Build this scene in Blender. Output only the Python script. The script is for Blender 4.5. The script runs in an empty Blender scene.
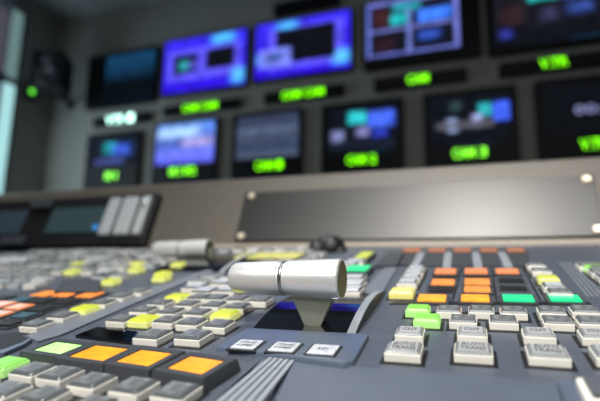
import bpy, bmesh, math, random
from mathutils import Vector, Matrix

random.seed(7)
SC = bpy.context.scene
COL = SC.collection

# ------------------------------------------------------------------ camera frame
F = 481.0
def nrm(v): return Vector(v).normalized()
AX = -nrm((-1350/F, -60/F, -1))                 # along the console
AD = nrm((170/F, 28/F, -1)); AD = (AD - AX*AX.dot(AD)).normalized()   # up the sloping panel
AN = AX.cross(AD)
TILT = math.radians(12.7)
AZ = math.sin(TILT)*AD + math.cos(TILT)*AN
AY = math.cos(TILT)*AD - math.sin(TILT)*AN
H = 0.08385                                      # lens height over the panel
O = Vector((0, 0, 0.80))                         # panel origin in the room
MC = Matrix.Translation(O) @ Matrix.Rotation(TILT, 4, 'X')   # console space -> room
CAM = MC @ Vector((0, 0, H))

def ray(px, py): return Vector(((px-300)/F, -(py-200)/F, -1))
def P(px, py, w=0.0):
    r = ray(px, py); s = -(H-w)/r.dot(AN); p = r*s
    return Vector((p.dot(AX), p.dot(AD), w))
def PV(px, py, v):
    r = ray(px, py); p = r*(v/r.dot(AD))
    return Vector((p.dot(AX), v, p.dot(AN)+H))
def WALL(px, py, y):
    r = ray(px, py); p = r*((y-CAM.y)/r.dot(AY))
    return Vector((p.dot(AX)+CAM.x, y, p.dot(AZ)+CAM.z))

# ------------------------------------------------------------------ materials
def mat(name, col, rough=.5, metal=0., emit=None, es=0., noise=0., nscale=200., coat=0., bump=0., spec=.5):
    m = bpy.data.materials.new(name); m.use_nodes = True
    nt = m.node_tree; b = nt.nodes['Principled BSDF']
    b.inputs['Base Color'].default_value = (*col, 1)
    b.inputs['Roughness'].default_value = rough
    b.inputs['Metallic'].default_value = metal
    b.inputs['Coat Weight'].default_value = coat
    b.inputs['Coat Roughness'].default_value = .08
    b.inputs['Specular IOR Level'].default_value = spec
    if emit:
        b.inputs['Emission Color'].default_value = (*emit, 1)
        b.inputs['Emission Strength'].default_value = es
    if noise or bump:
        tc = nt.nodes.new('ShaderNodeTexCoord'); nz = nt.nodes.new('ShaderNodeTexNoise')
        nz.inputs['Scale'].default_value = nscale; nz.inputs['Detail'].default_value = 4
        nt.links.new(tc.outputs['Object'], nz.inputs['Vector'])
        if noise:
            r = nt.nodes.new('ShaderNodeValToRGB')
            r.color_ramp.elements[0].position = .3; r.color_ramp.elements[1].position = .7
            r.color_ramp.elements[0].color = (*[c*(1-noise) for c in col], 1)
            r.color_ramp.elements[1].color = (*[min(1, c*(1+noise)) for c in col], 1)
            nt.links.new(nz.outputs['Fac'], r.inputs['Fac'])
            nt.links.new(r.outputs['Color'], b.inputs['Base Color'])
        if bump:
            bp = nt.nodes.new('ShaderNodeBump'); bp.inputs['Strength'].default_value = bump
            bp.inputs['Distance'].default_value = .0005
            nt.links.new(nz.outputs['Fac'], bp.inputs['Height'])
            nt.links.new(bp.outputs['Normal'], b.inputs['Normal'])
    return m

M = dict(
    panel=mat('panel_paint', (.072, .084, .110), .42, noise=.10, nscale=90, bump=.15),
    apron=mat('apron_paint', (.078, .094, .130), .5, noise=.06, nscale=60, bump=.1),
    strip=mat('strip_paint', (.145, .16, .19), .45, noise=.06),
    rib=mat('rib_paint', (.27, .295, .325), .42, noise=.06),
    blue=mat('frame_paint', (.095, .118, .165), .3, noise=.05, coat=.25),
    black=mat('black_plastic', (.006, .006, .007), .5),
    dark=mat('dark_plastic', (.045, .048, .055), .4, noise=.1),
    block=mat('dark_block', (.045, .05, .06), .5),
    gloss=mat('black_gloss', (.003, .003, .004), .06, coat=.6),
    ivory=mat('ivory_plastic', (.86, .83, .75), .35),
    cap=mat('clear_cap', (.10, .108, .115), .22, coat=.15),
    legend=mat('legend_plate', (.19, .20, .21), .3, noise=.6, nscale=260, coat=.1),
    legend3=mat('legend_light', (.40, .41, .42), .35, noise=.15, nscale=300, coat=.1),
    cap3=mat('clear_cap_light', (.21, .22, .225), .25, coat=.2),
    legend2=mat('legend_pale', (.58, .61, .66), .25, noise=.2, nscale=420, coat=.5),
    ink=mat('legend_ink', (.02, .022, .03), .5),
    alu=mat('satin_aluminium', (.84, .84, .84), .33, metal=.55, noise=.04, nscale=900, bump=.25),
    groove=mat('groove_metal', (.42, .42, .42), .3, metal=1.),
    olive=mat('olive_metal', (.34, .36, .29), .36, metal=.4),
    oliveend=mat('bare_end', (.13, .15, .09), .45, metal=.3),
    pale=mat('pale_plastic', (.55, .57, .58), .4),
    beige=mat('beige_laminate', (.112, .097, .078), .42, noise=.06, nscale=60),
    plate=mat('black_anodised_plate', (.062, .061, .060), .36, metal=.85, noise=.05, nscale=300),
    beige_lit=mat('beige_painted_lit', (.42, .36, .29), .5, noise=.05),  # desk beige made paler, light on the foot ledge put into the colour
    housing=mat('key_housing', (.05, .054, .062), .38, noise=.12, nscale=300),
    brass=mat('bolt_metal', (.85, .74, .56), .35, metal=.5),
    silver=mat('silver_handle', (.60, .62, .63), .38, metal=.3),
    wall=mat('wall_paint', (.30, .305, .27), .8, noise=.06, nscale=5),
    ceil=mat('ceiling_paint', (.50, .53, .51), .85, noise=.05, nscale=5),
    floor=mat('floor_carpet', (.06, .065, .07), .9, noise=.3, nscale=60),
    mon=mat('monitor_bezel', (.004, .0045, .006), .5, spec=.2),
    frame=mat('window_frame_paint', (.52, .66, .66), .5),
)
def glow(name, col, es, base=None, rough=.3):
    return mat(name, base or tuple(c*.6 for c in col), rough, emit=col, es=es, coat=.3)
G = dict(
    orange=glow('lit_orange', (.88, .28, .05), .9),
    amber=glow('lit_amber', (1.0, .36, .02), 1.0),
    salmon=glow('lit_salmon', (.80, .25, .09), .75),
    green=glow('lit_emerald', (.01, .72, .26), .8),
    rust=glow('lit_rust', (.55, .20, .09), .5),
    pgreen=glow('lit_pale_green', (.50, 1.0, .30), 1.05),
    lime=glow('lit_lime', (.30, .78, .12), .4),
    limeb=glow('lit_lime_skirt', (.50, .92, .28), .5),
    yellow=glow('lit_yellow', (.68, .74, .07), .42),
    yellowb=glow('lit_yellow_skirt', (.85, .88, .30), .5),
    cream=glow('lit_cream', (.92, .82, .25), .45),
    tally=glow('tally_green', (.20, 1.0, .0), 2.3, (0, 0, 0)),
    tallyw=glow('tally_cyan', (.50, .95, .80), 4.0, (0, 0, 0)),
    led=glow('led_green', (.15, 1.0, .05), 1.5, (0, 0, 0)),
    yel2=glow('lit_warm_yellow', (.78, .74, .22), .5),
    bluek=mat('key_blue', (.03, .075, .10), .45),
)

for k_ in ('amber', 'pgreen', 'orange'):
    nt = G[k_].node_tree; b_ = nt.nodes['Principled BSDF']; tc = nt.nodes.new('ShaderNodeTexCoord'); nz = nt.nodes.new('ShaderNodeTexNoise'); nz.inputs['Scale'].default_value = 110
    mr = nt.nodes.new('ShaderNodeMapRange'); mr.inputs[1].default_value = .3; mr.inputs[2].default_value = .7; e0 = b_.inputs['Emission Strength'].default_value
    mr.inputs[3].default_value = e0*.55; mr.inputs[4].default_value = e0*1.25
    nt.links.new(tc.outputs['Object'], nz.inputs['Vector']); nt.links.new(nz.outputs['Fac'], mr.inputs[0]); nt.links.new(mr.outputs[0], b_.inputs['Emission Strength'])

def screen_mat(name, bg0, bg1, rects, es=1.0, noise=.3):
    """bg0 bottom, bg1 top; rects (x0,y0,x1,y1,(r,g,b)[,soft]) in screen UV, y up."""
    m = bpy.data.materials.new(name); m.use_nodes = True
    nt = m.node_tree; N_ = nt.nodes; L = nt.links; b = N_['Principled BSDF']
    b.inputs['Base Color'].default_value = (.004, .004, .005, 1); b.inputs['Roughness'].default_value = .5; b.inputs['Specular IOR Level'].default_value = .05
    uv = N_.new('ShaderNodeUVMap'); sp = N_.new('ShaderNodeSeparateXYZ'); L.new(uv.outputs[0], sp.inputs[0])
    def mp(sock, a, c):
        n = N_.new('ShaderNodeMapRange'); n.interpolation_type = 'SMOOTHSTEP'
        L.new(sock, n.inputs[0]); n.inputs[1].default_value = a; n.inputs[2].default_value = c
        return n.outputs[0]
    mx = N_.new('ShaderNodeMixRGB'); mx.inputs[1].default_value = (*bg0, 1); mx.inputs[2].default_value = (*bg1, 1)
    L.new(sp.outputs[1], mx.inputs[0]); cur = mx.outputs[0]
    for r in rects:
        x0, y0, x1, y1, c = r[:5]; s = r[5] if len(r) > 5 else .02
        ms = [mp(sp.outputs[0], x0-s, x0+s), mp(sp.outputs[0], x1+s, x1-s), mp(sp.outputs[1], y0-s, y0+s), mp(sp.outputs[1], y1+s, y1-s)]
        a = ms[0]
        for k in ms[1:]:
            q = N_.new('ShaderNodeMath'); q.operation = 'MULTIPLY'; L.new(a, q.inputs[0]); L.new(k, q.inputs[1]); a = q.outputs[0]
        mx = N_.new('ShaderNodeMixRGB'); L.new(a, mx.inputs[0]); L.new(cur, mx.inputs[1]); mx.inputs[2].default_value = (*c, 1); cur = mx.outputs[0]
    nz = N_.new('ShaderNodeTexNoise'); nz.inputs['Scale'].default_value = 6; L.new(uv.outputs[0], nz.inputs['Vector'])
    mr = N_.new('ShaderNodeMapRange'); mr.inputs[1].default_value = .3; mr.inputs[2].default_value = .7
    mr.inputs[3].default_value = 1-noise; mr.inputs[4].default_value = 1+noise; L.new(nz.outputs['Fac'], mr.inputs[0])
    ml = N_.new('ShaderNodeMath'); ml.operation = 'MULTIPLY'; L.new(mr.outputs[0], ml.inputs[0]); ml.inputs[1].default_value = es
    L.new(cur, b.inputs['Emission Color']); L.new(ml.outputs[0], b.inputs['Emission Strength'])
    return m

# ------------------------------------------------------------------ mesh helpers
def link(name, me, parent=None, **props):
    o = bpy.data.objects.new(name, me); COL.objects.link(o)
    if parent: o.parent = parent
    for k, v in props.items(): o[k] = v
    return o
def mesh(bm, name, mats, smooth=False):
    bmesh.ops.recalc_face_normals(bm, faces=bm.faces)
    me = bpy.data.meshes.new(name); bm.to_mesh(me); bm.free()
    for m in (mats if isinstance(mats, (list, tuple)) else [mats]): me.materials.append(m)
    if smooth:
        for p in me.polygons: p.use_smooth = True
    return me
def quadprism(bm, bot, top, mi=0):
    b = [bm.verts.new(p) for p in bot]; t = [bm.verts.new(p) for p in top]; n = len(b); fs = []
    fs.append(bm.faces.new(b[::-1])); fs.append(bm.faces.new(t))
    for i in range(n): fs.append(bm.faces.new((b[i], b[(i+1) % n], t[(i+1) % n], t[i])))
    for f in fs: f.material_index = mi
    return b, t, fs
def box(bm, x0, x1, y0, y1, z0, z1, mi=0):
    return quadprism(bm, [(x0, y0, z0), (x1, y0, z0), (x1, y1, z0), (x0, y1, z0)], [(x0, y0, z1), (x1, y0, z1), (x1, y1, z1), (x0, y1, z1)], mi)
def bevel(bm, w, seg=2):
    bmesh.ops.remove_doubles(bm, verts=bm.verts, dist=1e-7)
    bmesh.ops.bevel(bm, geom=list(bm.edges), offset=w, segments=seg, affect='EDGES', profile=.6, clamp_overlap=True)
def boxme(name, x0, x1, y0, y1, z0, z1, m, bv=0., seg=2):
    bm = bmesh.new(); box(bm, x0, x1, y0, y1, z0, z1)
    if bv: bevel(bm, bv, seg)
    return mesh(bm, name, m)
def frustum(bm, hx, hy, z0, tx, ty, z1, mi=0):
    return quadprism(bm, [(-hx, -hy, z0), (hx, -hy, z0), (hx, hy, z0), (-hx, hy, z0)], [(-tx, -ty, z1), (tx, -ty, z1), (tx, ty, z1), (-tx, ty, z1)], mi)
def polyprism(pts, z0, z1, m, name, bv=0.):
    """pts: list of Vector/tuple (x,y); prism between heights z0 and z1."""
    bm = bmesh.new(); quadprism(bm, [(p[0], p[1], z0) for p in pts], [(p[0], p[1], z1) for p in pts])
    if bv: bevel(bm, bv)
    return mesh(bm, name, m)
def lathe(bm, prof, seg=32, mi=0, axis='X'):
    """prof: (s, r) pairs along the axis."""
    rings = []
    for s, r in prof:
        ring = []
        for k in range(seg):
            a = 2*math.pi*k/seg; c, d = r*math.cos(a), r*math.sin(a)
            ring.append(bm.verts.new((s, c, d) if axis == 'X' else ((c, s, d) if axis == 'Y' else (c, d, s))))
        rings.append(ring)
    for i in range(len(rings)-1):
        for k in range(seg):
            f = bm.faces.new((rings[i][k], rings[i][(k+1) % seg], rings[i+1][(k+1) % seg], rings[i+1][k])); f.material_index = mi
    for rg in (rings[0], rings[-1]):
        f = bm.faces.new(rg); f.material_index = mi
    return rings
_font_cache = {}
def text_mesh(s, w, h, name, m, depth=.0, spacing=1.0):
    """a mesh of the words, centred at the origin in XY, fitted to w x h."""
    cu = bpy.data.curves.new('tmp', 'FONT'); cu.body = s; cu.align_x = 'CENTER'; cu.align_y = 'CENTER'
    cu.extrude = 0.02 if depth else 0; cu.offset = .012; cu.space_line = .9; cu.resolution_u = 2
    o = bpy.data.objects.new('tmp', cu); COL.objects.link(o)
    dg = bpy.context.evaluated_depsgraph_get(); dg.update()
    me = bpy.data.meshes.new_from_object(o.evaluated_get(dg)); bpy.data.objects.remove(o)
    xs = [v.co.x for v in me.vertices]; ys = [v.co.y for v in me.vertices]
    cx, cy = (min(xs)+max(xs))/2, (min(ys)+max(ys))/2; sx = w/(max(xs)-min(xs)); sy = h/(max(ys)-min(ys))
    for v in me.vertices: v.co = Vector(((v.co.x-cx)*sx, (v.co.y-cy)*sy, v.co.z*depth/.02 if depth else 0))
    me.name = name; me.materials.clear(); me.materials.append(m)
    return me

# ------------------------------------------------------------------ THE CONSOLE
console = bpy.data.objects.new('control_console', None); COL.objects.link(console)
console.matrix_basis = MC
console['label'] = 'wide grey-blue vision mixing console covered in lit keys on the desk'
console['category'] = 'control console'

V_END = .575; U0, U1 = -1.15, .42
# main panel with real openings for the two lever slots
SL1 = (-.1235, -.0655, .2445, .345)
SL2 = (-.318, -.236, .415, .530)
CRE = .2075; UC = -.0985        # crease of the front apron, right of the ribs
def panel_mesh():
    holes = [SL1, SL2]
    us = sorted({U0, U1, UC} | {h_[0] for h_ in holes} | {h_[1] for h_ in holes})
    vs = sorted({.05, CRE, V_END} | {h_[2] for h_ in holes} | {h_[3] for h_ in holes})
    bm = bmesh.new(); vd = {}
    def V(u, v, w=0.):
        k = (round(u, 5), round(v, 5), round(w, 5))
        if k not in vd: vd[k] = bm.verts.new((u, v, w))
        return vd[k]
    def solid(a, b, c, d):
        um, vm = (a+b)/2, (c+d)/2
        if any(h_[0] < um < h_[1] and h_[2] < vm < h_[3] for h_ in holes): return False
        return not (um > UC and vm < CRE)
    def low(u, v):   # bottom rests on the desk top at room height .75
        y = v*math.cos(TILT); p = MC.inverted() @ Vector((u, y, .7505)); return (u, p.y, p.z)
    n, m_ = len(us)-1, len(vs)-1
    for i in range(n):
        for j in range(m_):
            a, b, c, d = us[i], us[i+1], vs[j], vs[j+1]
            if not solid(a, b, c, d): continue
            bm.faces.new((V(a, c), V(b, c), V(b, d), V(a, d)))
            for (di, dj, e) in ((-1, 0, ((a, c), (a, d))), (1, 0, ((b, c), (b, d))), (0, -1, ((a, c), (b, c))), (0, 1, ((a, d), (b, d)))):
                ii, jj = i+di, j+dj
                out = not (0 <= ii < n and 0 <= jj < m_)
                if out or not solid(us[ii], us[ii+1], vs[jj], vs[jj+1]):
                    if not out and any(h_[0] < (us[ii]+us[ii+1])/2 < h_[1] and h_[2] < (vs[jj]+vs[jj+1])/2 < h_[3] for h_ in holes):
                        q = [(*e[0], -.03), (*e[1], -.03)]
                        bm.faces.new((V(*e[0]), V(*e[1]), V(*q[1]), V(*q[0])))
                    else:
                        p0, p1 = low(*e[0]), low(*e[1])
                        bm.faces.new((V(*e[0]), V(*e[1]), V(*p1), V(*p0)))
    return mesh(bm, 'panel', M['panel'])
link('panel', panel_mesh(), console)

# front apron, sloping away from the crease
bm = bmesh.new()
def LOW(u, v):
    p = MC.inverted() @ Vector((u, v*math.cos(TILT), .7505)); return (u, p.y, p.z)
for (v0_, w0_, v1_, w1_) in ((CRE, 0., .200, -.0008), (.200, -.0008, .05, -.021)):
    pass
prof = [(CRE, 0.), (.202, -.0004), (.196, -.0012), (.05, -.021)]
rows = [[bm.verts.new((u, v, w)) for v, w in prof] for u in (UC+.0003, U1)]
for k in range(3): bm.faces.new((rows[0][k], rows[0][k+1], rows[1][k+1], rows[1][k]))
lo = [[bm.verts.new(LOW(u, v)) for v in (CRE-.001, .05)] for u in (UC+.0003, U1)]
bm.faces.new((rows[0][3], rows[1][3], lo[1][1], lo[0][1]))
bm.faces.new((rows[1][0], rows[1][1], rows[1][2], rows[1][3], lo[1][1], lo[1][0]))
bm.faces.new((rows[0][0], lo[0][0], lo[0][1], rows[0][3], rows[0][2], rows[0][1]))
link('front_apron', mesh(bm, 'front_apron', M['apron']), console)

# ---- push buttons
def button_meshes(s, body_m, cap_m, leg_m, tag, hb=.0041, hc=.0013):
    h = s/2
    bm = bmesh.new(); box(bm, -h, h, -h*.94, h*.94, .0002, hb); bevel(bm, .0005, 2); body = mesh(bm, 'button_body_'+tag, body_m)
    bm = bmesh.new()
    frustum(bm, h-.0002, h*.94-.0002, hb-.0001, h-.0013, h*.94-.0012, hb+hc); bevel(bm, .0003, 1)
    for f in bm.faces: f.material_index = 0
    frustum(bm, h-.0020, h*.94-.0021, hb+hc-.0001, h-.0021, h*.94-.0022, hb+hc+.00025, 1)
    cap = mesh(bm, 'button_cap_'+tag, [cap_m, leg_m])
    return body, cap
SUR = {}
def surround(s):
    if s not in SUR:
        h = s/2+.0018; SUR[s] = boxme('button_surround', -h, h, -h, h, -.001, .00035, M['black'])
    return SUR[s]
BM = {}
def bmeshes(s, kind):
    k = (s, kind)
    if k not in BM:
        body, cap, leg = {'white': (M['ivory'], M['cap'], M['legend']), 'yellow': (G['yellowb'], G['yellow'], G['yellow']), 'green': (G['limeb'], G['lime'], G['lime']),
                          'auto': (M['ivory'], M['cap3'], M['legend3']), 'pale': (M['ivory'], M['cap'], M['legend2']), 'cream': (G['cream'], G['cream'], G['cream'])}[kind]
        BM[k] = button_meshes(s, body, cap, leg, kind)
    return BM[k]
LAB = {'yellow': 'button lit yellow', 'green': 'button lit lime green', 'cream': 'button lit pale yellow'}
AREA_TAKEN = []
def button(u, v, s=.0165, kind='white', rz=0., text=None, w=0., full=True):
    body, cap = bmeshes(s, kind)
    b = link('push_button', body, console); b.location = (u, v, w); b.rotation_euler = (0, 0, rz)
    if kind in LAB: b['label'] = LAB[kind]
    AREA_TAKEN.append((u, v))
    if full:
        link('button_cap', cap, b)
        link('button_surround', surround(s), b)
        if text:
            t = link('legend', LEG[text], b); t.location = (0, 0, .0058)
    return b
LEG = dict(auto=text_mesh('AUTO\nTRANS', .0112, .0096, 'legend_auto', M['ink']), cut=text_mesh('CUT', .0075, .0040, 'legend_cut', M['ink']),
           key=text_mesh('KEY', .0055, .0035, 'legend_key', M['ink']))
# right block: rows from the front, listed by the middle of each cap
for px, py in ((404, 345), (473, 345.5), (547, 348), (614, 349)):
    p = P(px, py, .0056); button(p.x, p.y, .0164, 'auto', text='auto')
for px, py in ((410, 328.5), (472, 328.5), (538, 329.5), (596, 330.5)):
    p = P(px, py, .0056); button(p.x, p.y, .0142, 'auto', text='cut')
for px, py, k in ((427, 315, 'green'), (463, 316, 'white'), (503, 316.5, 'white'), (557, 317, 'white'), (592, 317.5, 'white')):
    p = P(px, py, .0056); button(p.x, p.y, .0143, k)
for px, py, k in ((418, 305.5, 'green'), (449, 306.5, 'white'), (481, 306.5, 'white'), (513, 307.5, 'white'), (551, 307.5, 'white'), (584, 306.5, 'white')):
    p = P(px, py, .0056); button(p.x, p.y, .0140, k)
# middle block, between the strip and the first lever
MID = [(153, 331.5, 'white'), (194, 332, 'white'),
       (122, 316, 'white'), (144, 316, 'yellow'), (168, 317, 'white'), (192, 319, 'white'), (219, 321, 'white'),
       (144, 307, 'white'), (171, 308.5, 'white'), (198, 309.5, 'white'), (225, 310.5, 'yellow'),
       (161, 300, 'white'), (188, 301, 'white'), (214, 302, 'white'), (238, 303.5, 'white'),
       (177, 294, 'yellow'), (199, 294.5, 'white'), (217, 295, 'white'), (238, 296, 'white'), (260, 297, 'white')]
for px, py, k in MID:
    p = P(px, py, .0056); button(p.x, p.y, .0162 if py > 330 else .0147, k, math.radians(-1.5))
# column along the near side of the left block
for px, py, k in ((37, 321, 'white'), (63, 312.5, 'white'), (84.5, 305.5, 'yellow'), (103.5, 299.5, 'white'), (121, 293.5, 'white'), (139, 288.5, 'white')):
    p = P(px, py, .0056); button(p.x, p.y, .0152, k, math.radians(-2))
# large buttons in the near left corner
for px, py, k in ((6, 360, 'green'), (33, 366, 'white'), (60, 370, 'white'), (92, 377, 'white'), (134, 382, 'white'), (176, 387, 'white')):
    p = P(px, py, .0056); button(p.x, p.y, .0152, k, math.radians(-4))
for px, py in ((-26, 379), (6, 386), (44, 391), (92, 401), (140, 412)):
    p = P(px, py, .0056); button(p.x, p.y, .0152, 'white', math.radians(-4))

# ---- lit keys in raised dark housings
def lit_key(quad, lit, wtop=.006, grow=1.42, name='lit_key', label=None):
    """quad: four pixels of the lit window, at height wtop."""
    q = [P(x, y, wtop) for x, y in quad]
    c = sum(q, Vector())/4
    eu = ((q[1]-q[0]) + (q[2]-q[3]))/2; ev = ((q[3]-q[0]) + (q[2]-q[1]))/2
    wu, wv = eu.length, ev.length; a = math.atan2(eu.y, eu.x)
    hu, hv = wu/2, wv/2; mu = min(.0040, wu*.22); 
    o_u, o_v = hu+mu, hv+mu*1.05
    bm = bmesh.new()
    # housing with a sunk window: outer walls, rim, inner walls
    def ring(x, y, z): return [bm.verts.new(p) for p in ((-x, -y, z), (x, -y, z), (x, y, z), (-x, y, z))]
    rs = [ring(o_u+.0012, o_v+.0012, 0), ring(o_u+.0004, o_v+.0004, wtop-.001), ring(o_u, o_v, wtop), ring(hu+.0006, hv+.0006, wtop), ring(hu, hv, wtop-.0012)]
    for r0, r1 in zip(rs, rs[1:]):
        for k in range(4): bm.faces.new((r0[k], r0[(k+1) % 4], r1[(k+1) % 4], r1[k]))
    bm.faces.new(rs[0][::-1]); bm.faces.new(rs[-1])
    h = link(name, mesh(bm, 'key_housing', M['housing']), console, label=label or 'dark key with an orange light')
    h.location = (c.x, c.y, 0.0003); h.rotation_euler = (0, 0, a)
    link('light_window', boxme('light_window', -hu, hu, -hv, hv, wtop-.0025, wtop-.0004, G[lit], .0003, 1), h)
    return h
lit_key([(33, 349.5), (62, 353.5), (82, 344.5), (57, 341)], 'pgreen', label='dark key with a pale green light')
lit_key([(73, 356), (108, 360.5), (124, 348), (92, 344.5)], 'amber')
lit_key([(119, 361), (152, 366), (168.5, 352.5), (138, 349)], 'amber')
lit_key([(170, 368), (203, 373.5), (222.5, 360.5), (187.5, 355)], 'amber')

def keyrect(cx, y0, y1, wpx, m, name='indicator_key', w=.003, label=None, bv=.0008, base=M['dark']):
    a = P(cx, y1, w); b = P(cx, y0, w); d = P(cx, (y0+y1)/2, w); hw = (P(cx+wpx/2, (y0+y1)/2, w)-P(cx-wpx/2, (y0+y1)/2, w)).length/2
    uc = (a.x+b.x)/2; hv = (b.y-a.y)/2; vc = (a.y+b.y)/2
    k = link(name, boxme(name, -hw-.002, hw+.002, -hv-.0025, hv+.0025, -.001, w-.0012, base), console)
    k.location = (uc, vc, 0)
    if label: k['label'] = label
    link('light_window', boxme('light_window', -hw, hw, -hv, hv, w-.0013, w, m, bv, 2), k)
    return k
# first line of keys behind the buttons
for cx, m_ in ((432, 'orange'), (475, 'orange'), (518, 'green'), (564.5, 'green')):
    keyrect(cx, 293.6, 299.6, 28 if m_ == 'orange' else 30.5, G['amber' if m_ == 'orange' else m_], label='key lit orange' if m_ == 'orange' else 'key lit emerald green')
# orange and dark keys of the three columns
for cx, y0, y1, wp, k in ((443, 278.3, 283.2, 23, 'orange'), (477, 285.4, 290.2, 26, 'orange'), (477, 277.7, 283, 25, 'orange'),
                          (445.5, 267.6, 272.2, 21, 'salmon'), (476, 267.4, 272.2, 22.5, 'salmon'), (507, 267.6, 272, 22.5, 'salmon'),
                          (441, 286.5, 290.5, 24, None), (513, 284.8, 288.6, 26, None), (511, 277.2, 280.8, 24, None),
                          (445, 274.5, 276.6, 21, None), (477, 274.3, 276.2, 22, None)):
    keyrect(cx, y0, y1, wp, G[k] if k else M['black'], label='key lit orange' if k else 'unlit black key', w=.003 if k else .0015)
for cx in (412, 437, 462, 488.5, 515.5):
    keyrect(cx, 247.3, 250.2, 17, G['rust'], label='far key lit orange', w=.003)

# long dark key block at the foot of the indicator columns, seams, separators, raised modules
def quadpart(name, pix, w0, w1, m, bv=0., **props):
    pts = [P(x, y, w1) for x, y in pix]
    o = link(name, polyprism(pts, w0, w1, m, name, bv), console, **props); return o
def rect_uv(name, u0, u1, v0, v1, w0, w1, m, bv=0., **props):
    o = link(name, boxme(name, u0, u1, v0, v1, w0, w1, m, bv), console, **props); return o
quadpart('step_strip', [(389, 303.6), (394, 300.9), (588, 300.9), (592, 303.6)], -.001, .0005, M['black'])
for px in ((452.5, 300, 462.5, 266), (496.5, 300, 491.5, 266), (540.5, 300, 522, 266), (399, 300, 421, 270)):
    a = P(px[0], px[1]); b = P(px[2], px[3]); d = (b-a).normalized(); n_ = Vector((-d.y, d.x, 0))*.0007
    link('module_seam', polyprism([a-n_, b-n_, b+n_, a+n_], -.0005, .0003, M['black'], 'module_seam'), console)
# far dark blocks between pale dividers
DIV = [(422, 251.5, 414, 267), (448.3, 251.5, 446.7, 267), (475.5, 251.5, 478.5, 267), (501.5, 251.5, 508.5, 266)]
for a0, a1, b0, b1 in DIV:
    a = P(b0, b1, .002); b = P(a0, a1, .002); hw = .0036
    link('divider', polyprism([(a.x-hw, a.y), (a.x+hw, a.y), (b.x+hw, b.y), (b.x-hw, b.y)], -.001, .002, M['rib'], 'divider', .0003), console)
for x in ((424, 446), (451, 474), (479, 501), (505.5, 530)):
    quadpart('label_display', [(x[0]+(-2.5 if x[0] < 430 else 0), 265.2), (x[1]-1, 265.2), (x[1]-1, 251.9), (x[0]+1.5, 251.9)], -.001, .0015, M['block'])
quadpart('label_display', [(398, 263), (416, 266), (420, 252), (410, 251)], -.001, .0018, M['dark'])
quadpart('label_display', [(374, 264.5), (397, 263.5), (404, 252.5), (388, 251)], -.001, .004, M['block'], .001)
# smooth pale strip beside the first lever and the ribbed strip at the far right
quadpart('label_strip', [(361.5, 291.5), (382, 292), (398, 265.5), (386, 265)], -.001, .0012, M['strip'], .0004)
def ribbed(pixa, pixb, n, name, length_trim=0.):
    """pixa=(left near, right near) pixels, pixb=(left far, right far)."""
    A0, A1 = P(*pixa[0]), P(*pixa[1]); B0, B1 = P(*pixb[0]), P(*pixb[1])
    for k in range(n):
        t0 = (k+.06)/n; t1 = (k+.82)/n
        pts = [A0.lerp(A1, t0), A0.lerp(A1, t1), B0.lerp(B1, t1), B0.lerp(B1, t0)]
        link('grip_rib', polyprism(pts, -.0005, .0008, M['strip' if name == 'far_rib' else 'rib'], name, .0003), console)
ribbed(((212, 405), (262, 405)), ((270, 357), (297, 359.5)), 5, 'grip_rib')
ribbed(((586, 297), (606, 297)), ((558, 262), (572.5, 262)), 4, 'far_rib')
# strip dividing the left from the middle block
quadpart('label_strip', [(38, 340.5), (62, 333.5), (150, 296), (214, 270), (207, 269), (137, 292), (100, 303.5), (28, 334)][0:4] + [(207, 269), (137, 292), (100, 303.5), (26, 335)], -.001, .0014, M['strip'], .0003)
# glossy label displays
quadpart('label_display', [(75, 334.5), (131, 341.5), (138, 330.5), (97, 326)], -.001, .0018, M['gloss'], .0004)
quadpart('label_display', [(-30, 352), (2, 350), (21, 342), (27, 338), (20, 333), (-30, 333)], -.001, .001, M['black'], .0002)
quadpart('display_rim', [(-30, 356), (4, 352), (25, 343), (32, 338), (29, 337), (22, 341.5), (2, 349), (-30, 351)], -.001, .0025, M['blue'], .0004)

# orange and black keys of the left block
ORA = [(45.5, 292.5, 'orange'), (66.5, 292.8, 'orange'), (90, 293.6, 'orange'), (1, 303, 'salmon'), (19, 305.5, 'salmon'), (-1, 312.5, 'salmon'),
       (42, 299.3, None), (65, 300.5, None), (40, 307.6, None), (22, 298, 'bluek'), (24, 314, 'bluek'), (8, 322, None), (0, 297, None)]
quadpart('key_bed', [(-30, 336), (28, 331), (113, 291.5), (98, 287.5), (40, 287.5), (-30, 300)], -.001, .0006, M['block'])
for cx, cy, k in ORA:
    keyrect(cx, cy-2.7 if cy < 297 else cy-2.9, cy+2.3 if cy < 297 else cy+2.7, 16.5 if cy < 297 else 18, G[k] if k else M['black'], w=.003, label={None: 'unlit black key', 'bluek': 'dim blue key'}.get(k, 'key lit orange'))
    AREA_TAKEN.append(tuple(P(cx, cy, .003)[:2]))
quadpart('display_hood', [(54, 290), (98, 290), (101, 279.5), (88, 277.5), (62, 279)], -.001, .005, M['block'], .001)

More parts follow.
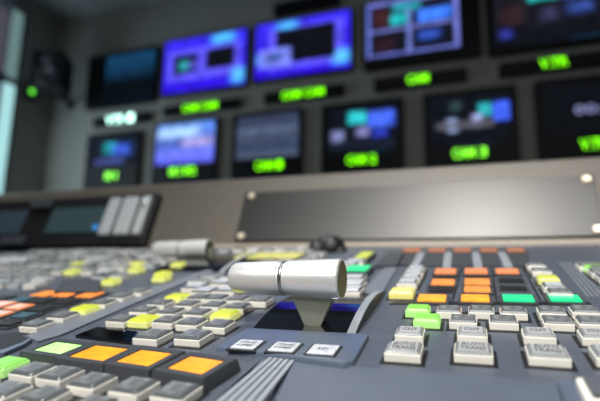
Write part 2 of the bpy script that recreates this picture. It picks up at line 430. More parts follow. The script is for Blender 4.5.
# ---- pale key stacks on the right, and keys behind the lever
for px, py, s, k in ((402, 288.5, .0165, 'cream'), (407.5, 279.5, .0150, 'pale'), (411, 274.5, .0150, 'pale'), (414, 270, .0150, 'pale'), (416, 266, .0150, 'pale'),
                     (536, 262.8, .0140, 'white'), (541, 268.2, .0140, 'white'), (548, 275.5, .0140, 'yellow'), (553.5, 283, .0140, 'pale'), (559, 288.8, .0140, 'white'),
                     (597, 264.8, .018, 'green'), (590, 262.5, .018, 'white'), (603, 269, .018, 'white'), (601, 266, .018, 'white'), (611, 274, .018, 'white')):
    p = P(px, py, .0056); button(p.x, p.y, s, k, full=(k != 'cream' or True))
keyrect(358, 264.5, 269.5, 21, G['green'], label='key lit emerald green', w=.006)
keyrect(364.5, 251, 256.5, 12, G['yellow'], label='key lit yellow', w=.006)
for px, py in ((354, 275), (353, 281), (350, 287), (356, 259), (348, 262), (205, 288), (228, 287), (222, 280), (246, 283), (196, 284)):
    p = P(px, py, .0056); button(p.x, p.y, .018, 'pale')
for k in range(5):
    keyrect(246+12.2*k, 252, 257, 10.8, G['yel2'], label='far key lit yellow', w=.006)
# dark cable clamp behind the lever
bm = bmesh.new()
prof_pts = [PV(304, 258, .54), PV(318, 250, .545), PV(326, 246, .55), PV(332, 248, .55), PV(340, 253, .545)]
for c_, r_ in zip(prof_pts, (.010, .013, .014, .017, .010)):
    mtx = Matrix.Translation(c_)
    bmesh.ops.create_icosphere(bm, subdivisions=2, radius=r_, matrix=mtx)
link('dark_knob', mesh(bm, 'dark_knob', M['black'], True), console)

# ---- first lever: slot floor, frame, arc cheek, blade and handle
def lever(slot, handle_l, handle_r, r_l, r_r, v_h, tip, blade_top, small=False):
    u0, u1, v0, v1 = slot
    # curved glossy slot cover following the swing of the lever
    bm = bmesh.new(); n = 14; A = []; B = []
    for k in range(n+1):
        t = k/n; v = v0+(v1-v0)*t; w = -.0015+.0065*math.sin(math.pi*t)**.9
        A.append(bm.verts.new((u0, v, w))); B.append(bm.verts.new((u1, v, w)))
    for k in range(n): bm.faces.new((A[k], B[k], B[k+1], A[k+1]))
    lowA = [bm.verts.new((u0, v0, -.03)), bm.verts.new((u0, v1, -.03))]; lowB = [bm.verts.new((u1, v0, -.03)), bm.verts.new((u1, v1, -.03))]
    bm.faces.new(A + [lowA[1], lowA[0]]); bm.faces.new(B + [lowB[1], lowB[0]])
    bm.faces.new((A[0], B[0], lowB[0], lowA[0])); bm.faces.new((A[-1], B[-1], lowB[1], lowA[1])); bm.faces.new((lowA[0], lowA[1], lowB[1], lowB[0]))
    link('slot_cover', mesh(bm, 'slot_cover', M['gloss'], False), console)
    bm = bmesh.new()
    box(bm, u0+.0001, u0+.0012, v0+.0001, v1-.0001, -.03, -.0002); box(bm, u0+.0012, u1-.0001, v1-.0012, v1-.0001, -.03, -.0002)
    link('slot_liner', mesh(bm, 'slot_liner', M['black']), console)
    # arc cheek on the right of the slot
    bm = bmesh.new(); n = 16; hh = .0075
    pts = [(v0-.001+(v1-v0+.006)*k/n, .0002+hh*math.sin(math.pi*min(1, k/n))**.8) for k in range(n+1)]
    L0 = [bm.verts.new((u1-.0005, v, w)) for v, w in pts]; L1 = [bm.verts.new((u1+.0042, v, w)) for v, w in pts]
    M0 = [bm.verts.new((u1-.0005, v, -.006)) for v, w in pts]; M1 = [bm.verts.new((u1+.0042, v, -.006)) for v, w in pts]
    for k in range(n):
        bm.faces.new((L0[k], L1[k], L1[k+1], L0[k+1])).material_index = 0
        f = bm.faces.new((L1[k], M1[k], M1[k+1], L1[k+1])); f.material_index = 1
        f = bm.faces.new((L0[k], L0[k+1], M0[k+1], M0[k])); f.material_index = 1
    link('slot_cheek', mesh(bm, 'slot_cheek', [M['rib'], M['dark']]), console)
    # lever: blade with the handle and its cap as sub-parts
    hl, hr = PV(*handle_l, v_h), PV(*handle_r, v_h)
    if True: hl.z = hr.z = (hl.z+hr.z)/2
    a, b = PV(*blade_top[0], v_h), PV(*blade_top[1], v_h); t0, t1 = PV(*tip[0], v_h), PV(*tip[1], v_h)
    zt = hl.z
    bm = bmesh.new(); th = .0035
    front = [(t0.x, v_h-th, t0.z-.006), (t1.x, v_h-th, t1.z-.006), (b.x, v_h-th, b.z), (b.x, v_h-th, zt), (a.x, v_h-th, zt), (a.x, v_h-th, a.z)]
    back = [(x, y+2*th, z) for x, y, z in front]
    quadprism(bm, front, back); bevel(bm, .0006, 1)
    lv = link('transition_lever', mesh(bm, 'transition_lever', M['olive']), console)
    L = hr.x-hl.x
    bm = bmesh.new()
    def rr(t): return r_l+(r_r-r_l)*t
    pr_ = [(0, rr(0)*.72), (.0008, rr(0)*.86), (.002, rr(0)*.95), (.004, rr(.05))]
    for t in (.2, .455): pr_.append((L*t, rr(t)))
    pr_ += [(L*.46, rr(.46)-.0005), (L*.545, rr(.545)-.0005), (L*.55, rr(.55)), (L*.75, rr(.75)), (L-.0008, rr(1)), (L, rr(1)-.0006)]
    lathe(bm, pr_, 48)
    hd = link('handle', mesh(bm, 'lever_handle', M['alu'], True), lv, label='satin aluminium cylindrical grip')
    md = hd.modifiers.new('es', 'EDGE_SPLIT'); md.split_angle = math.radians(35)
    hd.location = (hl.x, v_h, zt)
    bm = bmesh.new(); lathe(bm, [(L*.485, rr(.485)-.0002), (L*.515, rr(.515)-.0002)], 48)
    g = link('grip_ring', mesh(bm, 'grip_ring', M['groove'], True), lv); g.location = hd.location
    bm = bmesh.new(); lathe(bm, [(L-.0005, rr(1)-.0012), (L+.0004, rr(1)-.0012)], 48)
    g = link('end_cap', mesh(bm, 'end_cap', M['oliveend']), lv, label='olive end disc of the grip'); g.location = hd.location
    return lv
lever(SL1, (233, 277.5), (342, 278), .0092, .0115, .262, ((311, 326), (317, 326)), ((294, 297), (336, 294)))
lever(SL2, (155, 248), (209.5, 249.5), .0092, .0110, .487, ((203, 276), (209, 276)), ((187, 258), (213, 257)))

# raised frame in front of the slot, with three white keys in dark wells
fr = [P(210, 350, .0026), P(344, 361.5, .0026), P(354, 359, .0026), P(370, 336.5, .0026), P(240, 333.5, .0026)]
fr[3].y = .2455; fr[4].y = .2455; fr[0].y = .2135
fr[3].x = -.0535; fr[4].x = -.1240
bm = bmesh.new(); quadprism(bm, [(p.x, p.y-.0015 if i < 3 else p.y, -.002) for i, p in enumerate(fr)], [(p.x, p.y, .0026) for p in fr]); bevel(bm, .0010, 3)
frame = link('lever_frame', mesh(bm, 'lever_frame', M['blue'], False), console, label='raised blue-grey frame at the foot of the lever')
for cx, cy, txt in ((247, 344.3, None), (284.5, 346.8, None), (323.5, 349.5, 'key')):
    p = P(cx, cy, .003)
    k = link('white_key', boxme('key_well', -.0080, .0080, -.0076, .0076, .0020, .00275, M['black']), console); k.location = (p.x, p.y, 0)
    bm = bmesh.new(); box(bm, -.0066, .0066, -.0062, .0062, .0026, .0036); bevel(bm, .0009, 2)
    k2 = link('key_cap', mesh(bm, 'key_cap', M['legend2']), k)
    if txt: t = link('legend', LEG['key'], k); t.location = (0, 0, .0037)
    else:
        for i in range(2):
            t = link('legend', text_mesh('HMII' if i else 'ITIHII', .0085, .0026, 'legend_lines', M['ink']), k); t.location = (0, .0020-.0040*i, .0037)

# button out of focus at the bottom right, in a dark surround
p = P(617, 396, .004)
b = link('push_button', boxme('near_body', -.011, .011, -.010, .010, -.010, .006, M['ivory'], .0015, 3), console); b.location = (p.x, p.y, 0)
link('button_cap', boxme('near_cap', -.009, .009, -.008, .008, .0055, .008, M['cap'], .001), b)
link('button_surround', boxme('near_surround', -.0165, .0165, -.0165, .0165, -.010, .0025, M['blue'], .002, 3), b)

# ---- the sea of small keys over the far left
YEL = [(77, 262), (72.5, 269), (137, 261.5), (136.5, 267), (111, 278.5), (178.5, 262), (161.5, 275), (163, 271)]
yl = [P(x, y, .0056) for x, y in YEL]
for q in yl: button(q.x, q.y, .0135, 'yellow')
cells = []
v = .335
row = 0
while v < .562:
    u = -.262 - (.05 if v > .42 else 0) + (row % 2)*.006
    if .41 < v: u = -.335
    while u > -1.02:
        cells.append((u, v)); u -= .0205
    if v > .535:
        u = -.30
        while u < -.165: cells.append((u, v)); u += .0205
    v += .0212; row += 1
# strip and cells between the levers
v = .36
while v < .56:
    u = -.225
    while u < -.150:
        cells.append((u, v)); u += .0205
    v += .0212
def strip_u(v):  # keep clear of the dividing strip
    return None
strip_pts = [P(62, 333.5, 0), P(150, 296, 0), P(214, 270, 0)]
def near_strip(u, v):
    for a, b in zip(strip_pts, strip_pts[1:]):
        if a.y-.01 <= v <= b.y+.01:
            t = (v-a.y)/(b.y-a.y); x = a.x+(b.x-a.x)*t
            if -.038 < u-x < .012: return True
    return False
bed = [P(x, y, 0) for x, y in ((-30, 336), (28, 331), (113, 291.5), (98, 276), (50, 276), (40, 287.5), (-30, 300))]
def inpoly(u, v, poly):
    c = False; n = len(poly)
    for i in range(n):
        a, b = poly[i], poly[i-1]
        if (a.y > v) != (b.y > v) and u < (b.x-a.x)*(v-a.y)/(b.y-a.y)+a.x: c = not c
    return c
def pix(u, v, w=.004):
    p = AX*u+AD*v+AN*(w-H); return (300-F*p.x/p.z, 200+F*p.y/p.z)
ok = []
for u, v in cells:
    x, y = pix(u, v)
    if x < -14 or x > 610: continue
    if any(abs(u-a) < .0175 and abs(v-b_) < .0175 for a, b_ in AREA_TAKEN): continue
    if near_strip(u, v) or inpoly(u, v, bed): continue
    if any(s[0]-.012 < u < s[1]+.012 and s[2]-.03 < v < s[3]+.012 for s in (SL1, SL2)): continue
    if v > .52 and x < 30: continue
    if random.random() < .05: continue
    ok.append((u, v))
ok.sort(key=lambda c: c[1])
n_part = 0
def small_me(kind):
    bm = bmesh.new(); h = .0074
    box(bm, -h, h, -h, h, -.0005, .0042, 0)
    frustum(bm, h-.0008, h-.0008, .0042, h-.0018, h-.0018, .0052, 1)
    return mesh(bm, 'small_button', [M['ivory'] if kind != 2 else M['pale'], (M['legend3'], M['cap'], M['cap3'])[kind]])
SM = [small_me(0), small_me(1), small_me(2)]
existing = sum(1 for o in COL.objects if o.name.startswith('push_button'))
keep = max(0, 98-existing)
rest = bmesh.new()
for i, (u, v) in enumerate(ok):
    if i < keep:
        b = link('push_button', random.choice(SM), console); b.location = (u, v, 0)
    else:
        h = .0074
        mi = random.choice((0, 0, 1))
        k0 = len(rest.verts)
        box(rest, u-h, u+h, v-h, v+h, -.0005, .0042, 0 if mi == 0 else 2)
        quadprism(rest, [(u-h+.0008, v-h+.0008, .0042), (u+h-.0008, v-h+.0008, .0042), (u+h-.0008, v+h-.0008, .0042), (u-h+.0008, v+h-.0008, .0036)],
                  [(u-h+.0018, v-h+.0018, .0052), (u+h-.0018, v-h+.0018, .0052), (u+h-.0018, v+h-.0018, .0052), (u-h+.0018, v+h-.0018, .0052)], random.choice((1, 3, 3, 3, 4)))
link('far_buttons', mesh(rest, 'far_buttons', [M['ivory'], M['legend3'], M['pale'], M['cap3'], M['dark']]), console, kind='stuff', label='the many small far keys')
# pale cover strip at the far left
quadpart('label_strip', [(-30, 261), (26, 260), (27, 256.5), (-30, 257)], -.001, .006, M['pale'], .001)

# ------------------------------------------------------------------ THE DESK with its upright back
base = MC @ Vector((0, V_END+.002, 0))        # foot of the upright back
LEAN = math.radians(69)
UPD = Vector((0, math.cos(LEAN), math.sin(LEAN))); UPN = Vector((0, -math.sin(LEAN), math.cos(LEAN)))
MU = Matrix.Translation(Vector((0, base.y, base.z))) @ Matrix(((1, 0, 0), (0, UPD.y, UPN.y), (0, UPD.z, UPN.z))).to_4x4()
desk = bpy.data.objects.new('control_desk', None); COL.objects.link(desk); desk.location = (0, 0, 0)
desk['label'] = 'beige laminate control desk with a leaning upright back behind the console'; desk['category'] = 'desk'
link('worktop', boxme('worktop', -1.45, .75, -.02, .95, .71, .75, M['beige'], .003), desk)
for x in (-1.42, -.35, .72): link('side_panel', boxme('side_panel', x-.018, x+.018, .05, .90, 0, .7095, M['beige']), desk)
bm = bmesh.new()
top = base + UPD*.1105
pr2 = [(base.y, .7502), (base.y, base.z), (top.y, top.z), (top.y+.010, top.z+.004), (top.y+.16, top.z+.004), (top.y+.16, .7502)]
A = [bm.verts.new((-1.40, y, z)) for y, z in pr2]; B = [bm.verts.new((.70, y, z)) for y, z in pr2]
for i in range(len(pr2)): bm.faces.new((A[i], A[(i+1) % len(A)], B[(i+1) % len(B)], B[i]))
bm.faces.new(A); bm.faces.new(B)
link('upright_back', mesh(bm, 'upright_back', M['beige']), desk)
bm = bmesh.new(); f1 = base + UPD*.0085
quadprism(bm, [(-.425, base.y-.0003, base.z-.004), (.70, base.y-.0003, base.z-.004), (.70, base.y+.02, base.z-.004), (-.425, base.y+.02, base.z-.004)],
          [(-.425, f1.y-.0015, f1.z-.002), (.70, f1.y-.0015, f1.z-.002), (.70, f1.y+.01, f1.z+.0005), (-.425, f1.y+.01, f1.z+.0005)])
link('foot_ledge_lit', mesh(bm, 'foot_ledge_lit', M['beige_lit']), desk, label='foot ledge of the upright back, light painted in as paler beige')

# black plate screwed to the upright back (local x, up, out)
def on_back(name, me, parent=None):
    o = link(name, me, parent)
    return o
pl = bpy.data.objects.new('rack_cover_plate', bpy.data.meshes.new('x'))
bm = bmesh.new(); box(bm, -.304, .131, .0095, .0865, .0003, .0033); bevel(bm, .0006, 1)
plate = link('cover_plate', mesh(bm, 'cover_plate', M['plate'])); plate.matrix_basis = MU
plate['label'] = 'long blank black metal plate bolted to the upright desk back'; plate['category'] = 'cover plate'
for x, y in ((-.292, .0795), (-.295, .0165), (.123, .080), (.1245, .0165)):
    bm = bmesh.new(); lathe(bm, [(0.0030, .0052), (.0045, .0052), (.0062, .0038)], 20, axis='Z')
    b = link('bolt', mesh(bm, 'bolt', M['brass'], False), plate); b.location = (x, y, 0)

# rack unit with glossy displays and silver drive handles on the left
unit = link('rack_unit', boxme('rack_unit', -1.05, -.445, .002, .0885, .0003, .012, M['black'], .001)); unit.matrix_basis = MU
unit['label'] = 'black rack unit with dim displays and silver slanted handles in the desk back'; unit['category'] = 'rack unit'
lm = mat('dim_display', (.035, .055, .06), .12, coat=.5, emit=(.10, .20, .21), es=.10)
lm2 = mat('dim_display_blue', (.03, .045, .06), .12, coat=.5, emit=(.07, .11, .16), es=.12)
for x0, x1, m_ in ((-.80, -.695, lm2), (-1.0, -.84, lm2), (-.640, -.530, lm)):
    link('display', boxme('display', x0, x1, .024, .068, .0115, .0135, m_, .0006), unit)
link('display_hinge', boxme('display_hinge', -.69, -.645, .068, .086, .0115, .020, M['block'], .002), unit)
link('display_hinge', boxme('display_hinge', -.72, -.668, .002, .017, .0115, .020, M['block'], .002), unit)
for x0, x1 in ((-.527, -.506), (-.500, -.472), (-.466, -.451)):
    bm = bmesh.new(); box(bm, x0, x1, .016, .080, .0115, .020); bevel(bm, .003, 3)
    h = link('drive_handle', mesh(bm, 'drive_handle', M['silver']), unit)
b = link('blue_lamp', boxme('blue_lamp', -.545, -.536, .027, .036, .0115, .0145, glow('lamp_blue', (.05, .3, .8), .5), .001), unit)
bm = bmesh.new(); bmesh.ops.create_icosphere(bm, subdivisions=2, radius=.004, matrix=Matrix.Translation((-.458, .066, .0215)))
link('latch_screw', mesh(bm, 'latch_screw', M['alu'], True), unit)

# ------------------------------------------------------------------ THE ROOM
YW = CAM.y+2.2
CZ = CAM.z+1.70
XL = -2.52
def struct(name, me, **p):
    o = link(name, me, kind='structure', **p); return o
struct('wall_back', boxme('wall_back', XL-.15, 3.2, YW+.035, YW+.15, 0, CZ, M['wall']))
struct('floor', boxme('floor', XL-.15, 3.2, -3.0, YW+.15, -.1, 0, M['floor']))
struct('ceiling', boxme('ceiling', XL-.15, 3.2, -3.0, YW+.15, CZ, CZ+.1, M['ceil']))
struct('wall_right', boxme('wall_right', 3.2, 3.3, -3.0, YW+.15, 0, CZ, M['wall']))
struct('wall_rear', boxme('wall_rear', XL-.15, 3.3, -3.1, -3.0, 0, CZ, M['wall']))
# left wall with a window opening ending at y = 2.0
def XWALL(px, py, x):
    r = ray(px, py); p = r*((x-CAM.x)/r.dot(AX)); return Vector((x, p.dot(AY)+CAM.y, p.dot(AZ)+CAM.z))
wt = XWALL(27, 13, XL); WY1 = wt.y; WZ1 = wt.z; WY0 = .9; WZ0 = 1.0
bm = bmesh.new()
box(bm, XL-.12, XL, WY1, YW+.15, 0, CZ); box(bm, XL-.12, XL, -3.0, WY0, 0, CZ)
box(bm, XL-.12, XL, WY0, WY1, WZ1, CZ); box(bm, XL-.12, XL, WY0, WY1, 0, WZ0)
struct('wall_left', mesh(bm, 'wall_left', M['wall']))
win = bpy.data.objects.new('window_1', None); COL.objects.link(win); win.location = (XL, (WY0+WY1)/2, WZ0); win['kind'] = 'structure'
def wpart(name, x0, x1, y0, y1, z0, z1, m, bv=0.):
    o = link(name, boxme(name, x0, x1, y0, y1, z0, z1, m, bv)); o.parent = win; o.location = -win.location; return o
fw = .085
zb = XWALL(10, 80, XL).z
gapu = mat('daylight_gap_upper', (.2, .22, .22), .2, emit=(.22, .38, .37), es=.55)
gapl = mat('daylight_gap_lower', (.2, .22, .22), .2, emit=(.42, .78, .80), es=.95)
wpart('window_frame', XL-.09, XL+.004, WY1-.014, WY1, WZ0, WZ1, M['dark'])
wpart('window_pane', XL-.012, XL-.004, WY1-fw, WY1-.014, zb+.02, WZ1-.02, gapu)
wpart('window_pane', XL-.012, XL-.004, WY1-fw, WY1-.014, WZ0+.05, zb-.02, gapl)
wpart('window_frame', XL-.09, XL+.015, WY0, WY0+.05, WZ0, WZ1, M['frame'], .004)
wpart('window_frame', XL-.09, XL+.015, WY0+.05, WY1-fw, WZ1-.02, WZ1, M['frame'], .004)
wpart('window_frame', XL-.09, XL+.015, WY0+.05, WY1-fw, WZ0, WZ0+.05, M['frame'], .004)
wpart('window_bar', XL-.085, XL+.010, WY0+.05, WY1-fw, zb-.02, zb+.02, M['dark'])
pan = mat('window_pane_dusk', (.03, .03, .035), .15, emit=(.22, .20, .27), es=.30)
pan2 = mat('window_pane_blue', (.03, .03, .035), .15, emit=(.18, .22, .62), es=.9)
wpart('window_pane', XL-.06, XL-.05, WY0+.05, WY1-fw, zb+.02, WZ1-.02, pan)
wpart('window_pane', XL-.06, XL-.05, WY0+.05, WY1-fw, WZ0+.05, zb-.02, pan2)

# ------------------------------------------------------------------ MONITORS
def rounded_rect(bm, w, h, r, z0, z1, seg=4):
    pts = []
    for cx, cy, a0 in ((w/2-r, h/2-r, 0), (-w/2+r, h/2-r, 90), (-w/2+r, -h/2+r, 180), (w/2-r, -h/2+r, 270)):
        for k in range(seg+1):
            a = math.radians(a0+90*k/seg); pts.append((cx+r*math.cos(a), cy+r*math.sin(a)))
    quadprism(bm, [(x, y, z0) for x, y in pts], [(x, y, z1) for x, y in pts])
def facing(x, z, y=None):     # local x right, local y up, local z towards the operator
    return Matrix.Translation((x, YW if y is None else y, z)) @ Matrix.Rotation(math.pi/2, 4, 'X')
def words_on(t, text, tw, th, m, x, y, z):
    ws = text.split(); tot = sum(len(k) for k in ws)+.55*(len(ws)-1); cx = -tot/2
    for k in ws:
        wd = tw*len(k)/tot; q = link('name_readout', text_mesh(k, wd*.97, th, 'readout', m, .001), t)
        q.location = (x+tw*(cx+len(k)/2)/tot, y, z); cx += len(k)+.55
def screen_mesh(w, h, m):
    me = bpy.data.meshes.new('screen'); me.from_pydata([(-w/2, -h/2, 0), (w/2, -h/2, 0), (w/2, h/2, 0), (-w/2, h/2, 0), (-w/2, -h/2, -.003), (w/2, -h/2, -.003), (w/2, h/2, -.003), (-w/2, h/2, -.003)], [],
                   [(0, 1, 2, 3), (7, 6, 5, 4), (0, 4, 5, 1), (1, 5, 6, 2), (2, 6, 7, 3), (3, 7, 4, 0)])
    uv = me.uv_layers.new(name='UVMap'); 
    for i, c in enumerate(((0, 0), (1, 0), (1, 1), (0, 1))): uv.data[i].uv = c
    me.materials.append(m); return me
def monitor(x0, x1, z0, z1, sc, m, label, group, text=None, th=.05, tw=.17, tz=.085, tcol='tally', tx=0.):
    w, h = x1-x0, z1-z0
    t = bpy.data.objects.new('wall_monitor', None); COL.objects.link(t); t.matrix_basis = facing((x0+x1)/2, CAM.z+z0)
    t['label'] = label; t['category'] = 'monitor'; t['group'] = group
    bm = bmesh.new(); rounded_rect(bm, w, h, .012, -.0345, 0); me = mesh(bm, 'housing', M['mon'])
    b = link('housing', me, t); b.location = (0, h/2, 0)
    sx0, sx1, sz0, sz1 = sc          # fractions of the housing
    s = link('screen', screen_mesh(w*(sx1-sx0), h*(sz1-sz0), m), t); s.location = (w*((sx0+sx1)/2-.5), h*(sz0+sz1)/2, .0031)
    if text:
        words_on(t, text, tw, th, G[tcol], tx, tz, .002)
    return t
def readout(x0, x1, z0, z1, text, tw, tc, label, tx=0., th=.042):
    w, h = x1-x0, z1-z0
    t = bpy.data.objects.new('tally_display', None); COL.objects.link(t); t.matrix_basis = facing((x0+x1)/2, CAM.z+z0)
    t['label'] = label; t['category'] = 'name display'; t['group'] = 'name displays under the upper monitors'
    b = link('housing', boxme('housing', -w/2, w/2, 0, h, -.0345, 0, M['mon'], .003), t)
    if text:
        words_on(t, text, tw, th, G[tc], tx, h/2, .002)
BL = (.10, .10, .95); VI = (.20, .12, 1.0); LB = (.30, .38, 1.0); CY = (.10, .55, 1.0); K = (.004, .005, .008)
s1 = screen_mat('screen_blue_night', (.002, .006, .010), (.010, .070, .17), [(-.1, -.1, 1.1, .5, (.002, .005, .008), .16)], .8, .2)
s2 = screen_mat('screen_violet_frames', (.028, .006, .72), (.04, .025, .82), [
    (.04, .20, .95, .80, (.11, .09, .88), .03), (.60, .82, .85, 1.0, (.08, .5, 1.0), .08), (.86, .05, 1.0, .3, (.10, .55, .9), .08), (.53, .36, .87, .73, K, .015),
    (.13, .33, .42, .70, K, .015), (.20, .40, .32, .58, (.03, .30, .35), .04), (.32, .38, .42, .58, (.08, .08, .50), .04)], 1.15, .3)
s3 = screen_mat('screen_violet_window', (.028, .006, .72), (.04, .025, .82), [
    (.14, .12, .93, .88, (.11, .09, .90), .03), (.24, .84, .45, .98, (.08, .5, 1.0), .08), (.84, .10, 1.0, .32, (.10, .55, .95), .08), (.02, .28, .12, .42, (.1, .55, .95), .05), (.225, .23, .85, .84, K, .012),
    (.04, .18, .39, .52, (.18, .22, .85), .03), (.13, .31, .29, .42, (.02, .07, .22), .02)], 1.15, .3)
s4 = screen_mat('screen_grid', K, (.01, .01, .02), [
    (.0, .0, .05, 1., (.10, .14, .50), .015), (.95, .0, 1., 1., (.16, .18, .60), .015), (0, .0, 1., .05, (.12, .14, .50), .015), (.0, .93, 1., 1., (.14, .16, .55), .015),
    (.45, .0, .50, 1., (.14, .18, .55), .015), (.0, .44, 1., .49, (.14, .16, .50), .015), (.08, .55, .26, .85, (.05, .015, .02), .08), (.28, .54, .46, .72, (.02, .50, .55), .03),
    (.58, .52, .93, .74, (.05, .20, .95), .04), (.30, .78, .60, .92, (.02, .28, .35), .04), (.58, .20, .80, .36, (.03, .08, .45), .05), (.1, .1, .3, .3, (.03, .012, .02), .08)], 1.25, .35)
s5 = screen_mat('screen_dark_stage', K, (.012, .012, .02), [
    (.30, .62, .55, .90, (.02, .48, .48), .03), (.60, .60, .85, .92, (.06, .12, .95), .04), (.06, .30, .24, .60, (.03, .014, .018), .08), (.05, .12, .14, .25, (.03, .04, .32), .05),
    (.40, .30, .52, .5, (.04, .04, .10), .06), (.62, .36, .80, .5, (.04, .08, .35), .06)], 1.2, .4)
n1 = screen_mat('screen_studio_small', K, (.006, .010, .022), [(.34, .42, .60, .80, (.02, .42, .50), .08), (.52, .34, .90, .72, (.05, .13, .75), .10), (.15, .06, .8, .26, (.06, .08, .30), .05)], .95, .5)
n2 = screen_mat('screen_landscape', (.10, .10, .75), (.10, .25, .75), [
    (0, .66, .75, .90, (.42, .68, 1.0), .12), (.0, .44, 1., .60, (.06, .12, .42), .10), (.45, .40, .98, .62, (.40, .36, .75), .10), (0, .12, 1.0, .32, (.16, .20, .95), .08)], 1.15, .3)
n3 = screen_mat('screen_grey_clouds', (.10, .13, .22), (.05, .065, .13), [(0, .55, 1, .72, (.13, .18, .30), .08), (0, .18, 1, .34, (.05, .08, .17), .08)], .75, .2)
n4 = screen_mat('screen_desk_blobs', K, (.004, .006, .012), [(.30, .62, .56, .90, (.03, .55, .60), .05), (.60, .52, .96, .86, (.07, .16, 1.0), .06), (.05, .26, .22, .50, (.22, .25, .50), .06), (.42, .34, .60, .54, (.22, .22, .50), .06),
    (.66, .30, .86, .46, (.03, .05, .55), .06), (.0, .1, 1, .22, (.01, .015, .03), .06)], 1.15, .35)
n5 = screen_mat('screen_desk_blobs_wide', K, (.004, .006, .01), [(.62, .54, .78, .80, (.03, .42, .48), .03), (.80, .42, 1.0, .80, (.06, .14, 1.0), .04), (.22, .26, .34, .52, (.35, .45, .75), .05), (.54, .34, .66, .58, (.38, .42, .75), .05),
    (.08, .32, .80, .46, (.10, .10, .13), .05), (.26, .70, .40, .88, (.03, .06, .06), .05)], 1.15, .3)
n6 = screen_mat('screen_timecode', K, (.004, .005, .008), [], 1.)
UG = 'upper row of wall monitors'; LG = 'lower row of wall monitors'
monitor(-2.215, -1.705, 1.032, 1.375, (.28, .97, .06, .93), s1, 'upper wall monitor showing a dim blue picture beside the speaker', UG)
monitor(-1.660, -1.115, 1.050, 1.388, (.02, .98, .03, .97), s2, 'violet wall monitor with nested frames over a lit green readout, nearer the speaker', UG)
monitor(-1.076, -.530, 1.060, 1.392, (.02, .98, .03, .97), s3, 'violet wall monitor with one large black window in its picture', UG)
monitor(-.475, .075, 1.045, 1.400, (.03, .83, .15, .97), s4, 'upper wall monitor showing a pale grid over dark pictures', UG)
monitor(.100, .650, 1.035, 1.392, (.06, .94, .08, .97), s5, 'upper wall monitor with cyan and blue patches on black', UG)
monitor(-2.170, -1.790, .500, .865, (.06, .94, .44, .92), n1, 'small lower monitor with blurred cyan and blue glow nearest the corner', LG, '81', .045, .085, .10, tx=.01)
monitor(-1.690, -1.280, .498, .890, (.06, .96, .36, .95), n2, 'lower wall monitor with bright blue and white landscape picture', LG, '81 82', .045, .17, .10)
monitor(-1.190, -.790, .500, .890, (.08, .95, .35, .94), n3, 'lower wall monitor with streaky grey-blue picture', LG, 'CAM 1', .044, .15, .095, tx=.02)
monitor(-.690, -.285, .506, .885, (.10, .92, .32, .92), n4, 'lower wall monitor with large cyan and blue patches, green readout CAM 2', LG, 'CAM 2', .044, .145, .085)
monitor(-.195, .208, .508, .885, (.08, .92, .32, .92), n5, 'lower wall monitor with a wide dark studio view and two white glints', LG, 'CAM 3', .044, .145, .078, tx=-.005)
m6 = monitor(.276, .700, .512, .888, (.08, .92, .32, .92), n6, 'black lower monitor with a row of white figures', LG, 'V.TR', .044, .10, .075, tx=-.005)
q = link('screen_figures', text_mesh('00:00:00', .28, .042, 'figures', glow('figure_white', (.45, .5, .95), .55, (0, 0, 0)), .001), m6); q.location = (.075, .225, .0040)
readout(-2.140, -1.740, .914, .970, 'VTR 1', .20, 'tallyw', 'name display with whitish cyan letters under the dim blue monitor', -.0, .050)
readout(-1.640, -1.155, .932, .985, 'CAM CAM', .22, 'tally', 'name display with green letters under the violet monitor with nested frames')
readout(-1.010, -.575, .935, .990, 'CAM CAM', .23, 'tally', 'name display with green letters under the violet monitor with the black window')
readout(-.425, .005, .933, .995, 'CAM', .10, 'tally', 'name display with short green word under the grid monitor', -.005)
readout(.140, .640, .930, .992, 'V.TR', .11, 'tally', 'name display with green letters under the cyan and blue monitor', -.03)
readout(-.97, -.60, 1.432, 1.50, None, .12, 'tally', 'dark name display above the violet monitor, cut by the frame')

# ------------------------------------------------------------------ SPEAKER in the corner
sp = bpy.data.objects.new('wall_speaker', None); COL.objects.link(sp)
cs = WALL(49, 97, 1.93); sp.matrix_basis = Matrix.Translation(cs) @ Matrix.Rotation(math.radians(28), 4, 'Z')
sp['label'] = 'black loudspeaker hung in the corner by the window'; sp['category'] = 'loudspeaker'
link('cabinet', boxme('cabinet', -.085, .085, -.08, .10, .035, .25, mat('speaker_black', (.006, .007, .008), .4), .012, 3), sp)
bm = bmesh.new(); lathe(bm, [(-.081, .060), (-.088, .060), (-.088, .052), (-.083, .045), (-.070, .018), (-.074, .0)], 32, axis='Y')
c = link('woofer', mesh(bm, 'woofer', mat('cone', (.04, .045, .05), .3, coat=.4), True), sp); c.location = (0, 0, .105)
bm = bmesh.new(); lathe(bm, [(-.081, .030), (-.086, .030), (-.080, .010), (-.084, .0)], 24, axis='Y')
c = link('tweeter', mesh(bm, 'tweeter', mat('dome', (.10, .11, .13), .2), True), sp); c.location = (0, 0, .195)
bm = bmesh.new(); bmesh.ops.create_icosphere(bm, subdivisions=3, radius=.032)
c = link('bracket_knob', mesh(bm, 'bracket_knob', M['black'], True), sp)
c.matrix_basis = sp.matrix_basis.inverted() @ Matrix.Translation(WALL(69, 104, 1.96))
bm = bmesh.new(); box(bm, -.012, .012, -.012, .012, -.06, .01)
a_ = sp.matrix_basis @ Vector((.05, .05, .02)); b_ = WALL(69, 104, YW+.04)
bm2 = bmesh.new()
d = (b_-a_); q = d.to_track_quat('X', 'Z').to_matrix().to_4x4()
box(bm2, 0, d.length, -.012, .012, -.012, .012); bm.free()
c = link('bracket_arm', mesh(bm2, 'bracket_arm', M['black']), sp); c.matrix_basis = sp.matrix_basis.inverted() @ (Matrix.Translation(a_) @ q)
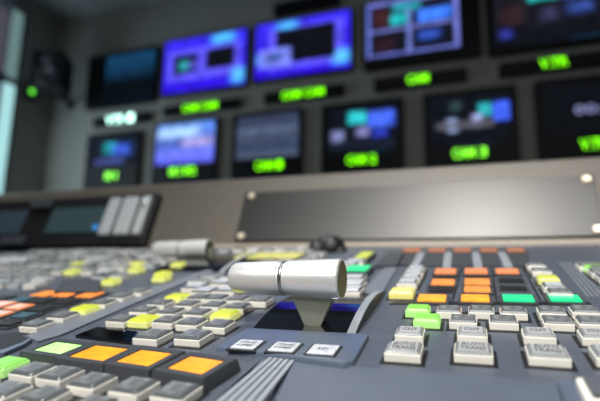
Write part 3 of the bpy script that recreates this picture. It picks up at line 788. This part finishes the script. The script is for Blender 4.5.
# small green lamp on its own wall box left of the speaker
lp = XWALL(32, 91, XL+.02)
lb = link('switch_box', boxme('switch_box', 0, .018, -.045, .045, -.05, .05, M['dark'], .003)); lb.location = (XL+.0005, lp.y, lp.z)
lb['label'] = 'small dark wall box with a green lamp between window and speaker'; lb['category'] = 'switch box'
bm = bmesh.new(); lathe(bm, [(.016, .016), (.022, .016), (.026, .010)], 20, axis='X')
link('green_lamp', mesh(bm, 'green_lamp', G['led'], False), lb)

# ------------------------------------------------------------------ CEILING LAMPS (room lamps, plus added fill)
def ceiling_lamp(x, y, label, w=.30, l=.30):
    t = link('ceiling_light', boxme('lamp_box', -w/2-.02, w/2+.02, -l/2-.02, l/2+.02, -.05, -.0005, M['pale'], .004)); t.location = (x, y, CZ)
    t['label'] = label; t['category'] = 'ceiling light'; t['group'] = 'ceiling lights behind the operator'
    link('diffuser', boxme('diffuser', -w/2, w/2, -l/2, l/2, -.056, -.0495, glow('lamp_diffuser', (1, .95, .88), 3.)), t)
    return t
def spot(loc, target, power, angle, blend, radius, col):
    l = bpy.data.lights.new('lamp', 'SPOT'); l.energy = power; l.spot_size = math.radians(angle); l.spot_blend = blend; l.shadow_soft_size = radius; l.color = col
    o = bpy.data.objects.new('lamp', l); COL.objects.link(o); o.location = loc
    o.rotation_euler = (Vector(target)-Vector(loc)).to_track_quat('-Z', 'Y').to_euler(); return o
def area(loc, target, power, sx, sy, col, spread=180):
    l = bpy.data.lights.new('lamp', 'AREA'); l.shape = 'RECTANGLE'; l.size = sx; l.size_y = sy; l.energy = power; l.color = col; l.spread = math.radians(spread)
    o = bpy.data.objects.new('lamp', l); COL.objects.link(o); o.location = loc
    o.rotation_euler = (Vector(target)-Vector(loc)).to_track_quat('-Z', 'Y').to_euler(); return o
ceiling_lamp(.02, -.88, 'square ceiling light behind the operator')
spot((.02, -.88, CZ-.08), (.05, .50, .9), 205, 34, 1.0, .16, (1, .95, .87))
ceiling_lamp(-.5, .45, 'square ceiling light over the console')
spot((-.5, .45, CZ-.08), (-.30, .42, .85), 70, 62, .8, .15, (.92, .97, 1))
ceiling_lamp(-.7, -1.9, 'added square ceiling light farthest behind the operator')
spot((-.7, -1.9, CZ-.08), (-.10, .16, .86), 210, 24, .7, .15, (1, .97, .92))  # unseen lamp added to brighten the button fronts
area((.2, -1.2, CZ-.06), (.2, -.9, 0), 31, 1.4, .8, (.95, .98, 1))  # added fill without a fixture, lifts the walls and ceiling
# daylight entering at the window
area((XL+.06, (WY0+WY1)/2, 1.45), (0, 1.9, 1.2), 7.0, 1.0, .8, (.75, .95, 1.))

# ------------------------------------------------------------------ world, camera, colour
w = bpy.data.worlds.new('World'); SC.world = w; w.use_nodes = True
w.node_tree.nodes['Background'].inputs[0].default_value = (.5, .55, .6, 1); w.node_tree.nodes['Background'].inputs[1].default_value = .1
cd = bpy.data.cameras.new('Camera'); cam = bpy.data.objects.new('Camera', cd); COL.objects.link(cam); SC.camera = cam
R = Matrix((AX, AY, AZ)).to_4x4()
cam.matrix_world = Matrix.Translation(CAM) @ R
cd.sensor_fit = 'HORIZONTAL'; cd.sensor_width = 36; cd.lens = F/600*36; cd.clip_start = .01; cd.clip_end = 50
cd.shift_x = 0; cd.shift_y = (200.5-200)/600*0
cd.dof.use_dof = True; cd.dof.focus_distance = .262; cd.dof.aperture_fstop = 5.2
SC.view_settings.view_transform = 'Standard'; SC.view_settings.look = 'None'; SC.view_settings.gamma = 1; SC.view_settings.exposure = 0.0
